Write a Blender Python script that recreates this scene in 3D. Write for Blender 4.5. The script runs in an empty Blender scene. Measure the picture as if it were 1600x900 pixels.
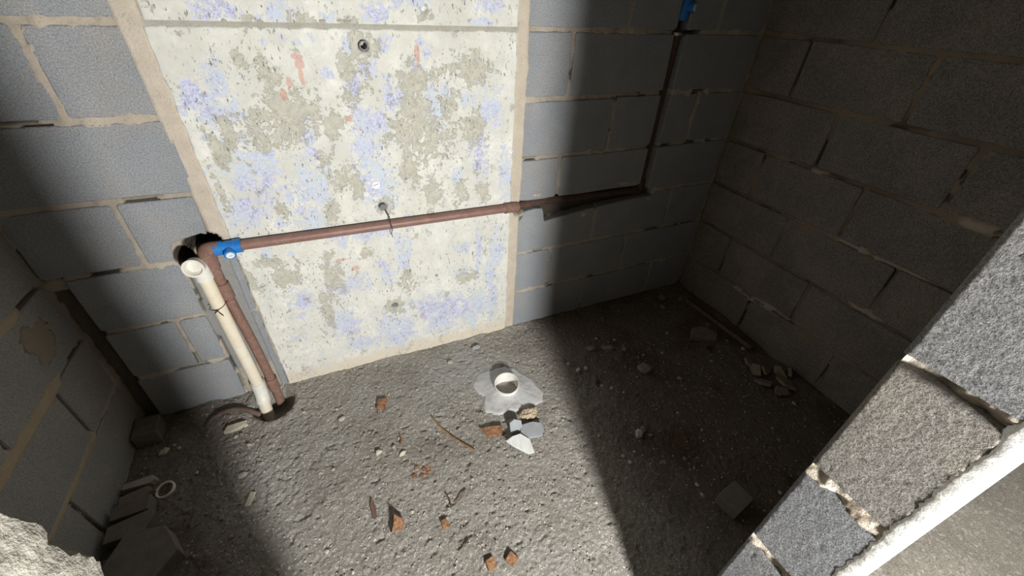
import bpy, bmesh, math, random
import numpy as np
from mathutils import Vector, Matrix

# ------------------------------------------------------------------ camera
SC = bpy.context.scene
COL = SC.collection
CAM_H = 1.2866
cam_data = bpy.data.cameras.new('camera'); cam_data.sensor_width = 36.0
cam_data.lens = 14.363; cam_data.clip_start = 0.01
cam = bpy.data.objects.new('camera', cam_data); COL.objects.link(cam)
R = ((0.91508643, -0.20426036, 0.3476989), (-0.40114714, -0.54918954, 0.7331247), (0.04120428, -0.81035088, -0.58449436))
cam.matrix_world = Matrix(((R[0][0], -R[0][1], -R[0][2], 0.0), (R[1][0], -R[1][1], -R[1][2], -1.325), (R[2][0], -R[2][1], -R[2][2], CAM_H), (0, 0, 0, 1)))
SC.camera = cam

# ------------------------------------------------------------------ world, light, exposure
w = bpy.data.worlds.new('world'); SC.world = w; w.use_nodes = True
w.node_tree.nodes['Background'].inputs[0].default_value = (1.0, 0.80, 0.62, 1)
w.node_tree.nodes['Background'].inputs[1].default_value = 0.15
ld = bpy.data.lights.new('work_lamp', 'POINT'); ld.energy = 225; ld.shadow_soft_size = 0.075; ld.color = (1.0, 0.99, 0.965)
lo = bpy.data.objects.new('work_lamp', ld); lo.location = (0.275, -2.24, .93); COL.objects.link(lo)
SC.view_settings.view_transform = 'Standard'; SC.view_settings.look = 'None'
SC.view_settings.gamma = 1.0; SC.view_settings.exposure = 0.0
SC.view_settings.use_curve_mapping = False

rng = np.random.default_rng(7); random.seed(7)

# ------------------------------------------------------------------ helpers
def lattice(seed, n=257):
    return np.random.default_rng(seed).random((n, n))
_lat = {}
def vnoise(x, y, seed):
    L = _lat.setdefault(seed, lattice(seed)); n = L.shape[0]-1
    x = np.asarray(x, float)+1000.37; y = np.asarray(y, float)+1000.91
    xi = np.floor(x).astype(int); yi = np.floor(y).astype(int); fx = x-xi; fy = y-yi
    fx = fx*fx*(3-2*fx); fy = fy*fy*(3-2*fy); xi %= n; yi %= n
    a = L[xi, yi]*(1-fx)+L[xi+1, yi]*fx; b = L[xi, yi+1]*(1-fx)+L[xi+1, yi+1]*fx
    return (a*(1-fy)+b*fy)*2-1
def fbm(x, y, f, octaves=4, seed=1, gain=.5):
    s = 0; a = 1; t = 0
    for k in range(octaves):
        s = s+a*vnoise(x*f, y*f, seed+k*17); t += a; a *= gain; f *= 2.03
    return s/t
def link(o, parent=None):
    COL.objects.link(o)
    if parent is not None: o.parent = parent
    return o
def mesh_obj(name, verts, faces, mat, parent=None, loc=None, smooth=False):
    me = bpy.data.meshes.new(name); me.from_pydata([tuple(v) for v in verts], [], [tuple(f) for f in faces]); me.update()
    if mat: me.materials.append(mat)
    if smooth: me.shade_smooth()
    o = bpy.data.objects.new(name, me)
    if loc is not None: o.location = loc
    return link(o, parent)
def bm_obj(name, bm, mat, parent=None, loc=None, smooth=False):
    me = bpy.data.meshes.new(name); bm.normal_update(); bm.to_mesh(me); bm.free()
    if mat: me.materials.append(mat)
    if smooth: me.shade_smooth()
    o = bpy.data.objects.new(name, me)
    if loc is not None: o.location = loc
    return link(o, parent)
def grid_obj(name, PX, PY, PZ, mat, parent=None, flip=False, smooth=True, attrs=None, keep=None):
    n, m = PX.shape
    co = np.stack([PX, PY, PZ], -1).reshape(-1, 3).astype(np.float32)
    i = np.arange(n*m).reshape(n, m)
    q = np.stack([i[:-1, :-1], i[1:, :-1], i[1:, 1:], i[:-1, 1:]], -1).reshape(-1, 4)
    if keep is not None: q = q[keep.reshape(-1)]
    if flip: q = q[:, ::-1]
    me = bpy.data.meshes.new(name)
    me.vertices.add(len(co)); me.vertices.foreach_set('co', co.ravel())
    me.loops.add(q.size); me.loops.foreach_set('vertex_index', q.astype(np.int32).ravel())
    me.polygons.add(len(q)); me.polygons.foreach_set('loop_start', np.arange(0, q.size, 4, dtype=np.int32))
    me.update(calc_edges=True)
    for k, v in (attrs or {}).items():
        a = me.color_attributes.new(k, 'FLOAT_COLOR', 'POINT'); a.data.foreach_set('color', v.reshape(-1, 4).astype(np.float32).ravel())
    if mat: me.materials.append(mat)
    if smooth: me.shade_smooth()
    return link(bpy.data.objects.new(name, me), parent)
def empty(name, loc=(0, 0, 0)):
    o = bpy.data.objects.new(name, None); o.location = loc; o.empty_display_size = .05; COL.objects.link(o); return o
def tag(o, label, cat, group=None, kind=None):
    o['label'] = label; o['category'] = cat
    if group: o['group'] = group
    if kind: o['kind'] = kind
    return o
def tube_data(path, r, seg=18, inner=None, caps=True):
    """swept tube along a path; r a number or list; inner radius makes a hollow pipe open at both ends"""
    P = [Vector(p) for p in path]; n = len(P); rs = r if isinstance(r, (list, tuple)) else [r]*n
    V = []; F = []; T = []
    for i in range(n):
        t = (P[min(i+1, n-1)]-P[max(i-1, 0)]).normalized(); T.append(t)
    up = Vector((0, 0, 1)) if abs(T[0].z) < .9 else Vector((0, 1, 0))
    X = T[0].cross(up).normalized()
    def ring(c, t, X, r):
        Y = t.cross(X).normalized(); b = len(V)
        for k in range(seg):
            a = 2*math.pi*k/seg; V.append(c+X*(r*math.cos(a))+Y*(r*math.sin(a)))
        return b
    def skin(a, b):
        for k in range(seg): F.append((a+k, a+(k+1) % seg, b+(k+1) % seg, b+k))
    rings = []; XS = []
    for i in range(n):
        X = (X-T[i]*X.dot(T[i])).normalized(); XS.append(X.copy()); rings.append(ring(P[i], T[i], X, rs[i]))
    for a, b in zip(rings, rings[1:]): skin(a, b)
    if inner:
        inn = [ring(P[i], T[i], XS[i], inner if not isinstance(inner, (list, tuple)) else inner[i]) for i in range(n)]
        for a, b in zip(inn, inn[1:]): skin(b, a)
        skin(inn[0], rings[0]); skin(rings[-1], inn[-1])
    elif caps:
        F.append(tuple(rings[0]+k for k in range(seg))[::-1]); F.append(tuple(rings[-1]+k for k in range(seg)))
    return V, F
def tube(name, path, r, mat, parent=None, seg=18, inner=None, caps=True, smooth=True):
    V, F = tube_data(path, r, seg, inner, caps)
    o = mesh_obj(name, V, F, mat, parent)
    if smooth:
        o.data.shade_smooth()
        bm = bmesh.new(); bm.from_mesh(o.data); bmesh.ops.recalc_face_normals(bm, faces=bm.faces)
        for e in bm.edges:
            if len(e.link_faces) == 2 and e.calc_face_angle(0) > .7: e.smooth = False
        bm.to_mesh(o.data); bm.free()
    return o
def spline(pts, n=12):
    P = [Vector(p) for p in pts]; P = [P[0]*2-P[1]]+P+[P[-1]*2-P[-2]]; out = []
    for i in range(1, len(P)-2):
        for k in range(n):
            t = k/n; a, b, c, d = P[i-1:i+3]
            out.append(.5*((2*b)+(c-a)*t+(2*a-5*b+4*c-d)*t*t+(3*b-a-3*c+d)*t**3))
    out.append(P[-2]); return out

# ------------------------------------------------------------------ materials
class NT:
    def __init__(s, name, rough=.95, spec=.15):
        s.m = bpy.data.materials.new(name); s.m.use_nodes = True; s.t = s.m.node_tree
        s.b = s.t.nodes['Principled BSDF']; s.b.inputs['Roughness'].default_value = rough
        s.b.inputs['Specular IOR Level'].default_value = spec
        s.tc = s.t.nodes.new('ShaderNodeNewGeometry')
    def set(s, sock, v):
        if hasattr(v, 'type') and hasattr(v, 'node'): s.t.links.new(v, sock)
        elif isinstance(v, (tuple, list)) and len(v) == 3 and sock.type == 'RGBA': sock.default_value = (*v, 1)
        else: sock.default_value = v
    def pos(s, scale=(1, 1, 1)):
        n = s.t.nodes.new('ShaderNodeVectorMath'); n.operation = 'MULTIPLY'
        s.t.links.new(s.tc.outputs['Position'], n.inputs[0]); n.inputs[1].default_value = scale; return n.outputs[0]
    def noise(s, scale, detail=4, rough=.55, vec=None, dist=0):
        n = s.t.nodes.new('ShaderNodeTexNoise'); n.inputs['Scale'].default_value = scale
        n.inputs['Detail'].default_value = detail; n.inputs['Roughness'].default_value = rough; n.inputs['Distortion'].default_value = dist
        s.t.links.new(vec or s.tc.outputs['Position'], n.inputs['Vector']); return n.outputs[0]
    def voro(s, scale, feature='F1', vec=None, out=0, rand=1.0):
        n = s.t.nodes.new('ShaderNodeTexVoronoi'); n.feature = feature; n.inputs['Scale'].default_value = scale
        n.inputs['Randomness'].default_value = rand
        s.t.links.new(vec or s.tc.outputs['Position'], n.inputs['Vector']); return n.outputs[out]
    def rng(s, v, a, b, c=0., d=1.):
        n = s.t.nodes.new('ShaderNodeMapRange'); s.set(n.inputs[0], v)
        for i, x in enumerate((a, b, c, d)): n.inputs[1+i].default_value = x
        return n.outputs[0]
    def math(s, op, a, b=0.):
        n = s.t.nodes.new('ShaderNodeMath'); n.operation = op; s.set(n.inputs[0], a); s.set(n.inputs[1], b); return n.outputs[0]
    def mix(s, f, a, b, mode='MIX'):
        n = s.t.nodes.new('ShaderNodeMix'); n.data_type = 'RGBA'; n.blend_type = mode
        s.set(n.inputs[0], f); s.set(n.inputs[6], a); s.set(n.inputs[7], b); return n.outputs[2]
    def attr(s, name):
        n = s.t.nodes.new('ShaderNodeAttribute'); n.attribute_name = name
        q = s.t.nodes.new('ShaderNodeSeparateColor'); s.t.links.new(n.outputs['Color'], q.inputs[0]); return n.outputs['Color'], q.outputs
    def rand(s):
        n = s.t.nodes.new('ShaderNodeObjectInfo'); return n.outputs['Random']
    def color(s, c): s.set(s.b.inputs['Base Color'], c)
    def bump(s, h, strength=.6, dist=.002, prev=None):
        n = s.t.nodes.new('ShaderNodeBump'); n.inputs['Strength'].default_value = strength; n.inputs['Distance'].default_value = dist
        s.set(n.inputs['Height'], h)
        if prev is not None: s.t.links.new(prev, n.inputs['Normal'])
        s.t.links.new(n.outputs[0], s.b.inputs['Normal']); return n.outputs[0]

def m_block(name, c1, c2, coarse=1.0, bump=.0018, dust=(.36, .31, .25), dustk=.5):
    k = NT(name)
    f = k.rng(k.noise(7, 5, .65), .32, .68)
    c = k.mix(f, c1, c2)
    c = k.mix(k.rng(k.rand(), 0, 1, 0, .35), c, (c1[0]*1.25, c1[1]*1.22, c1[2]*1.17))
    c = k.mix(k.math('MULTIPLY', k.rng(k.noise(3.6, 6, .75), .47, .68), dustk), c, dust)
    g = k.noise(170*coarse, 4, .75)
    c = k.mix(k.rng(g, .38, .62), k.mix(.28, c, (.05, .05, .05)), k.mix(.22, c, (.72, .72, .72)))
    pit = k.rng(k.voro(190*coarse), .10, .30)
    c = k.mix(k.rng(k.noise(120*coarse, 3, .6), .30, .38, .55, 0), c, (.08, .075, .07))
    k.color(c)
    n = k.bump(pit, .5, bump)
    k.bump(g, .8, bump*1.3, n)
    return k.m
M_BLOCK = m_block('concrete_block', (.235, .255, .28), (.32, .345, .37), 1.6)
M_BLOCK_W = m_block('concrete_block_dusty', (.255, .25, .24), (.33, .32, .30), 1.6, dust=(.36, .30, .23), dustk=.8)
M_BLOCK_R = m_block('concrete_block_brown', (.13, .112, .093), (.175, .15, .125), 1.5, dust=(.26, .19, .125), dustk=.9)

def m_mortar():
    k = NT('mortar'); col, sp = k.attr('tint')
    c = k.mix(k.rng(k.noise(22, 5, .65), .3, .7), col, k.mix(.25, col, (.20, .16, .12)))
    c = k.mix(k.rng(k.noise(260, 3, .6), .3, .45, .3, .0), c, (.1, .09, .08))
    k.color(c); k.bump(k.noise(170, 5, .65), .8, .003); return k.m
M_MORTAR = m_mortar()
def m_plainmortar(name, c1, c2, sc=120, bump=.003):
    k = NT(name)
    c = k.mix(k.rng(k.noise(30, 5, .7), .35, .65), c1, c2)
    c = k.mix(k.rng(k.noise(240, 3, .6), .34, .5, .5, 0), c, (c1[0]*.35, c1[1]*.33, c1[2]*.3))
    k.color(c); k.bump(k.noise(sc, 6, .7), .9, bump); return k.m
M_JOINT = m_plainmortar('jamb_joint_mortar', (.68, .62, .52), (.26, .20, .15), 130, .006)
M_JAMBL = m_plainmortar('left_jamb_render', (.37, .35, .305), (.30, .28, .24), 60, .003)
M_CHAMF = m_plainmortar('brown_inner_mortar', (.30, .25, .19), (.20, .165, .125), 60, .003)
M_PLAST = m_plainmortar('white_plaster', (.80, .82, .80), (.74, .72, .68), 120, .0012)
M_RENDER = m_plainmortar('outer_render', (.42, .38, .31), (.32, .30, .25), 150, .002)
M_INFILL = m_plainmortar('chase_infill', (.30, .31, .31), (.36, .35, .32), 90, .0015)
M_CRUST = m_plainmortar('tan_crust', (.62, .52, .37), (.42, .33, .23), 90, .006)
M_JBG = m_block('jamb_block', (.12, .124, .132), (.155, .16, .168), 1.9, .0038, dustk=.25)  # block colour lowered on the jamb to imitate grazing light
M_JBR = m_block('jamb_block_brown', (.145, .132, .112), (.185, .168, .14), 1.9, .0038, dust=(.26, .225, .17), dustk=.9)
M_CEIL = m_plainmortar('ceiling_concrete', (.16, .15, .135), (.12, .11, .10))

def m_floor(name, c1, c2, c3, peb=True):
    k = NT(name)
    c = k.mix(k.rng(k.noise(5, 6, .65), .35, .65), c1, c2)
    c = k.mix(k.rng(k.noise(38, 5, .7), .45, .7, 0, .55), c, c3)
    v = k.voro(120, out=1); q = k.t.nodes.new('ShaderNodeSeparateColor'); k.t.links.new(v, q.inputs[0])
    c = k.mix(k.rng(q.outputs[0], .82, .9, 0, .55), c, (.72, .70, .66))
    c = k.mix(k.rng(k.noise(130, 4, .65), .34, .40, .7, 0), c, (.13, .105, .08))
    c = k.mix(k.rng(k.noise(230, 3, .8), .40, .60), k.mix(.30, c, (.10, .09, .08)), k.mix(.16, c, (.9, .9, .88)))
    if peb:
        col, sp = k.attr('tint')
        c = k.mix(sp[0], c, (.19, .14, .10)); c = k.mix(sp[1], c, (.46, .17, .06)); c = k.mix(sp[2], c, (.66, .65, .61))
    k.color(c); n = k.bump(k.rng(k.noise(110, 8, .78), .36, .58), .95, .0055 if peb else .002); n = k.bump(k.noise(300, 3, .7), .5, .002, n); return k.m
M_FLOOR = m_floor('rubble_floor', (.70, .65, .565), (.57, .52, .44), (.80, .77, .69))
M_CORR = m_floor('corridor_floor', (.44, .40, .335), (.33, .305, .25), (.54, .52, .47), False)

def m_paint():
    k = NT('peeling_paint', .8, .25); col, sp = k.attr('paint')
    big = k.noise(16, 5, .62); fine = k.noise(75, 6, .72); mid = k.noise(32, 6, .68, dist=.4); st = k.noise(26, 5, .65, k.pos((1, 1, .38)))
    cream = k.mix(k.rng(big, .35, .65), (.68, .68, .61), (.80, .79, .73))
    cream = k.mix(k.rng(k.noise(12, 4, .6, k.pos((1.3, 1, .8))), .42, .66, 0, .7), cream, (.60, .61, .58))
    c0 = k.rng(k.noise(70, 6, .8), .40, .50, .30, 0)
    cream = k.mix(c0, cream, (.50, .50, .45))
    zc = k.t.nodes.new('ShaderNodeSeparateXYZ'); k.t.links.new(k.tc.outputs['Position'], zc.inputs[0])
    wash = k.math('MULTIPLY', k.rng(k.noise(5.5, 5, .65), .40, .60), k.rng(zc.outputs[2], .25, .75, .25, .75))
    cream = k.mix(wash, cream, (.56, .555, .49))
    # blue coat
    fb = k.noise(150, 4, .75); patch = k.noise(14, 4, .6, dist=.8)
    nb = k.math('ADD', k.math('MULTIPLY', k.math('SUBTRACT', mid, .5), 2.2), k.math('MULTIPLY', k.math('SUBTRACT', fine, .5), 1.9))
    nb = k.math('ADD', nb, k.math('MULTIPLY', k.math('SUBTRACT', fb, .5), 1.0))
    b = k.math('ADD', k.math('MULTIPLY', sp[0], .85), k.math('MULTIPLY', nb, 1.05))
    b2 = k.math('ADD', b, k.rng(st, .52, .80, 0, .50))
    rim = k.math('MULTIPLY', k.rng(b2, .36, .42), k.rng(b2, .47, .53, 1, 0))
    blue = k.mix(k.rng(fb, .42, .58), (.37, .37, .52), (.60, .63, .78))
    blue = k.mix(k.rng(k.noise(7, 3, .5), .42, .60), blue, (.56, .62, .70))
    c = k.mix(k.rng(b2, .455, .475), cream, blue)
    c = k.mix(k.math('MULTIPLY', rim, .7), c, (.80, .80, .77))
    # bare concrete
    ng = k.math('ADD', k.math('MULTIPLY', k.math('SUBTRACT', k.noise(24, 6, .7, k.pos((1.2, 1, .8)), .5), .5), 2.6), k.math('MULTIPLY', k.math('SUBTRACT', k.noise(90, 5, .75), .5), 2.2))
    g = k.math('ADD', k.math('MULTIPLY', sp[1], .8), k.math('MULTIPLY', ng, 1.0))
    g2 = k.math('ADD', g, k.rng(k.noise(11, 5, .68), .50, .74, 0, .55))
    khaki = k.mix(k.rng(k.noise(50, 6, .7), .35, .65), (.42, .405, .33), (.56, .545, .46))
    khaki = k.mix(k.rng(patch, .5, .7, 0, .6), khaki, (.50, .50, .47))
    dk = k.math('MULTIPLY', k.rng(g2, .38, .44), k.rng(g2, .46, .52, 1, 0))
    c = k.mix(k.math('MULTIPLY', dk, .35), c, (.33, .31, .26))
    c = k.mix(k.rng(g2, .43, .52, 0, .92), c, khaki)
    p = k.math('ADD', sp[2], k.math('MULTIPLY', nb, .45))
    c = k.mix(k.rng(p, .44, .50, 0, .8), c, (.60, .38, .32))
    orange = k.rng(k.noise(23, 4, .6), .66, .72, 0, .35)
    c = k.mix(orange, c, (.74, .60, .42))
    # small dark chips, stretched vertically
    ch = k.rng(k.noise(130, 3, .6, k.pos((1.4, 1, .5))), .32, .36, 1, 0)
    chm = k.math('MULTIPLY', ch, k.rng(k.noise(6.5, 3, .5), .40, .55))
    c = k.mix(k.math('MULTIPLY', chm, .8), c, (.13, .12, .13))
    # unpainted beige strip at the foot of the panel, uneven top
    z = k.t.nodes.new('ShaderNodeSeparateXYZ'); k.t.links.new(k.tc.outputs['Position'], z.inputs[0])
    zz = k.math('ADD', z.outputs[2], k.math('MULTIPLY', k.math('SUBTRACT', mid, .5), .10))
    c = k.mix(k.rng(zz, .045, .075, .8, 0), c, (.66, .59, .47))
    k.color(c)
    h = k.math('SUBTRACT', k.math('MULTIPLY', k.rng(b2, .44, .50), -.5), k.math('ADD', k.rng(g2, .44, .52), k.math('MULTIPLY', chm, 1.5)))
    n = k.bump(h, .7, .0014)
    k.bump(k.noise(190, 5, .65), .35, .0015, n)
    return k.m
M_PAINT = m_paint()

def m_simple(name, c1, c2, rough=.5, spec=.4, sc=30, bump=0., bsc=200, dirt=None, stretch=(1, 1, 1)):
    k = NT(name, rough, spec)
    c = k.mix(k.rng(k.noise(sc, 5, .65, k.pos(stretch)), .35, .65), c1, c2)
    if dirt: c = k.mix(k.rng(k.noise(sc*2.3, 5, .7), .52, .7, 0, .6), c, dirt)
    k.color(c)
    if bump: k.bump(k.noise(bsc, 4, .6), .6, bump)
    return k.m
M_BROWN = m_simple('brown_pvc', (.215, .115, .09), (.26, .15, .12), .45, .4, 25, dirt=(.30, .22, .18))
M_BROWND = m_simple('dusty_brown_pvc', (.20, .105, .08), (.25, .15, .115), .6, .3, 40, .0006, 200, (.34, .27, .22))
M_BROWN_SHADE = m_simple('shaded_brown_pvc', (.075, .045, .036), (.105, .065, .052), .7, .2, 40, .0006, 200, (.13, .10, .08))  # same brown pipe, colour darkened for the shade inside the chase
M_CREAM = m_simple('cream_pvc', (.78, .70, .54), (.82, .76, .62), .35, .5, 12, dirt=(.62, .52, .38))
M_WHITE = m_simple('white_pvc', (.82, .81, .76), (.76, .73, .65), .35, .5, 20, dirt=(.60, .53, .42))
M_BLUE = m_simple('blue_plastic', (.01, .16, .52), (.02, .22, .62), .35, .5, 30, dirt=(.08, .16, .30))
M_WPLAST = m_simple('white_plastic', (.85, .85, .84), (.8, .8, .78), .35, .5)
M_GREYM = m_simple('grey_metal_mark', (.25, .25, .26), (.4, .4, .4), .5, .5)
M_WIRE = m_simple('rusty_tie_wire', (.05, .025, .018), (.10, .04, .025), .7, .4, 90)
M_CEMENT = m_simple('smooth_cement', (.56, .56, .56), (.47, .47, .45), .9, .1, 14, .0012, 130, (.33, .30, .26))
M_RUST = m_simple('rusty_wood', (.13, .06, .035), (.38, .21, .11), .8, .2, 110, .0015, 160, (.10, .05, .03))
M_TWIG = m_simple('dry_twig', (.38, .20, .07), (.20, .10, .04), .8, .2, 60, .001, 200)
M_DTWIG = m_simple('dark_twig', (.10, .06, .045), (.17, .11, .08), .85, .2, 60, .001, 200)
M_STONE = m_simple('grey_mortar_stone', (.48, .45, .40), (.38, .35, .30), .95, .1, 45, .002, 150, (.42, .40, .36))
M_STONEB = m_simple('brown_rubble_stone', (.27, .22, .175), (.20, .16, .125), .95, .1, 45, .002, 150, (.30, .25, .20))
M_PALE = m_simple('pale_chip', (.56, .53, .43), (.48, .45, .36), .9, .1, 60, .001, 150)
M_TILEW = m_simple('white_chip', (.66, .69, .70), (.58, .57, .50), .7, .3, 50, .0006, 150, stretch=(3, .5, 1))
M_GREYC = m_simple('grey_cement_chip', (.36, .375, .39), (.31, .32, .33), .9, .1, 30, .0015, 300)
M_HOSE = m_simple('brown_hose', (.09, .055, .045), (.15, .11, .09), .7, .3, 60, .001, 200)
M_SLEEVE = m_simple('grey_sleeve', (.14, .145, .16), (.22, .22, .24), .5, .4, 80)
M_DARKBR = m_simple('brown_block', (.20, .18, .16), (.155, .135, .115), .95, .1, 30, .0018, 200)
# paint patches on the panel: (x, z, half width, half height) in metres
BLUE = [(-0.269, 1.032, 0.04, 0.037), (-0.218, 1.082, 0.024, 0.036), (-0.2, 1.006, 0.031, 0.025), (-0.254, 0.993, 0.021, 0.012), (-0.198, 0.833, 0.056, 0.091), (-0.252, 0.732, 0.056, 0.043), (-0.17, 0.688, 0.02, 0.021), (-0.146, 0.874, 0.016, 0.036), (-0.04, 0.902, 0.018, 0.072), (-0.053, 0.787, 0.042, 0.07), (-0.089, 0.686, 0.045, 0.039), (0.144, 1.1, 0.031, 0.019), (0.11, 1.049, 0.017, 0.041), (0.108, 0.99, 0.018, 0.052), (0.204, 1.029, 0.02, 0.051), (0.138, 0.953, 0.047, 0.04), (0.116, 0.869, 0.041, 0.077), (0.131, 0.775, 0.055, 0.053), (0.153, 0.713, 0.029, 0.033), (0.226, 1.028, 0.015, 0.031), (0.322, 1.033, 0.014, 0.039), (0.367, 1.023, 0.018, 0.033), (0.339, 0.987, 0.028, 0.037), (0.326, 0.954, 0.01, 0.019), (0.443, 1.011, 0.025, 0.017), (0.497, 0.98, 0.02, 0.054), (0.481, 0.836, 0.023, 0.077), (0.537, 0.988, 0.02, 0.059), (0.579, 0.758, 0.025, 0.072), (0.392, 0.767, 0.016, 0.027), (-0.177, 1.227, 0.042, 0.022), (-0.045, 1.225, 0.028, 0.019), (0.077, 1.217, 0.024, 0.012), (0.189, 1.23, 0.033, 0.025), (0.301, 1.255, 0.035, 0.008), (0.522, 1.257, 0.039, 0.015), (0.483, 1.218, 0.031, 0.008), (0.25, 1.253, 0.025, 0.011), (0.085, 0.605, 0.062, 0.019), (-0.018, 0.609, 0.027, 0.014), (0.18, 0.488, 0.023, 0.067), (0.113, 0.419, 0.018, 0.056), (0.098, 0.478, 0.015, 0.019), (-0.0, 0.417, 0.047, 0.033), (-0.189, 0.381, 0.035, 0.048), (-0.067, 0.239, 0.044, 0.076), (-0.047, 0.401, 0.042, 0.022), (0.115, 0.149, 0.065, 0.074), (-0.014, 0.132, 0.059, 0.027), (0.255, 0.227, 0.06, 0.059), (0.335, 0.204, 0.082, 0.068), (0.449, 0.19, 0.087, 0.063), (0.304, 0.143, 0.055, 0.056), (0.441, 0.083, 0.015, 0.053), (0.474, 0.457, 0.013, 0.103), (0.548, 0.442, 0.031, 0.075), (0.532, 0.203, 0.021, 0.099), (0.406, 0.485, 0.026, 0.028), (0.397, 0.368, 0.032, 0.018), (-0.237, 0.224, 0.02, 0.015), (-0.235, 0.041, 0.017, 0.024), (-0.271, 0.037, 0.013, 0.013), (-0.242, 0.587, 0.014, 0.031), (-0.014, 0.579, 0.016, 0.014), (-0.077, 0.516, 0.012, 0.015), (-0.044, 1.174, 0.012, 0.008), (0.027, 1.175, 0.009, 0.011), (0.105, 1.158, 0.011, 0.018), (0.205, 1.166, 0.017, 0.023), (0.287, 1.111, 0.018, 0.016), (0.317, 1.135, 0.011, 0.016), (0.043, 1.091, 0.016, 0.012), (-0.172, 0.573, 0.009, 0.009), (0.218, 0.625, 0.018, 0.024), (0.447, 0.872, 0.011, 0.032), (-0.196, 0.949, 0.009, 0.01), (-0.281, 0.947, 0.01, 0.008), (-0.13, 0.776, 0.01, 0.035), (0.521, 0.324, 0.026, 0.065), (0.302, 1.166, 0.009, 0.015), (0.367, 1.174, 0.009, 0.013), (-0.01, 1.165, 0.007, 0.008), (-0.089, 1.164, 0.01, 0.007)]
BARE = [(-0.058, 0.998, 0.066, 0.046), (-0.117, 0.952, 0.078, 0.037), (-0.227, 0.943, 0.032, 0.029), (-0.15, 1.123, 0.017, 0.017), (0.107, 1.082, 0.027, 0.044), (0.09, 1.033, 0.024, 0.033), (0.284, 1.078, 0.06, 0.044), (0.285, 0.99, 0.051, 0.047), (0.462, 1.091, 0.051, 0.038), (0.376, 0.995, 0.029, 0.046), (0.288, 0.904, 0.081, 0.067), (0.459, 0.912, 0.036, 0.061), (-0.202, 0.492, 0.048, 0.039), (-0.241, 0.556, 0.031, 0.023), (-0.068, 0.461, 0.026, 0.078), (-0.111, 0.3, 0.019, 0.072), (0.071, 0.772, 0.015, 0.042), (-0.264, 0.92, 0.02, 0.04), (0.033, 0.959, 0.024, 0.031), (0.423, 0.346, 0.038, 0.028), (0.305, 0.72, 0.031, 0.046), (0.179, 0.374, 0.029, 0.041), (-0.082, 1.086, 0.018, 0.018), (0.051, 0.528, 0.017, 0.03), (0.24, 0.837, 0.029, 0.062), (0.019, 0.799, 0.018, 0.04), (-0.014, 0.862, 0.021, 0.026), (-0.122, 0.994, 0.038, 0.022), (0.382, 1.101, 0.027, 0.013), (-0.296, 0.798, 0.009, 0.037), (-0.104, 1.086, 0.012, 0.044), (0.024, 1.213, 0.03, 0.011), (0.316, 1.226, 0.018, 0.02), (0.122, 1.208, 0.024, 0.008), (-0.104, 1.21, 0.014, 0.01), (0.153, 1.155, 0.027, 0.025), (0.139, 0.692, 0.029, 0.027), (0.125, 0.27, 0.029, 0.031), (0.14, 1.173, 0.02, 0.018), (-0.162, 0.719, 0.017, 0.029), (-0.316, 0.519, 0.017, 0.042), (0.408, 0.707, 0.024, 0.048), (-0.229, 0.984, 0.017, 0.019), (-0.106, 1.13, 0.011, 0.011), (-0.02, 0.697, 0.019, 0.03), (0.493, 0.696, 0.02, 0.034)]
PINK = [(-0.017, 1.114, 0.011, 0.013), (-0.02, 1.084, 0.006, 0.021), (-0.022, 1.132, 0.014, 0.006), (-0.052, 1.073, 0.008, 0.011), (-0.073, 1.043, 0.008, 0.014), (0.291, 1.135, 0.007, 0.029), (0.079, 0.974, 0.01, 0.009), (-0.031, 0.519, 0.02, 0.007), (0.012, 0.475, 0.013, 0.01), (0.226, 0.201, 0.008, 0.01)]
# ------------------------------------------------------------------ walls of concrete blocks
XL, XR, YF, HT = -0.78, 1.66, -1.214, 2.6
FR = {  # wall frame: (u, out of wall, z) -> world
    'back': lambda u, o, z: (u, -o, z),
    'left': lambda u, o, z: (XL+o, u, z),
    'right': lambda u, o, z: (XR-o, u, z),
}
FLIP = {'back': False, 'left': False, 'right': True}
def outline_rect(u0, u1, z0, z1, jit=.0022, seed=0):
    r = random.Random(seed*7919+3); W = u1-u0; P = []
    c = min(.006, W*.2)
    def J(): return r.uniform(-jit, jit)
    P += [(u0+J(), z0+c+abs(J())), (u0+c+abs(J()), z0+J())]
    if W > .12: P += [(u0+W*.4, z0+J()), (u0+W*.75, z0+J())]
    P += [(u1-c-abs(J()), z0+J()), (u1+J(), z0+c+abs(J())), (u1+J(), (z0+z1)/2), (u1+J(), z1-c), (u1-c-abs(J()), z1+J())]
    if W > .12: P += [(u0+W*.6, z1+J())]
    P += [(u0+c, z1+J()), (u0+J(), z1-c-abs(J()))]
    return P
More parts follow.
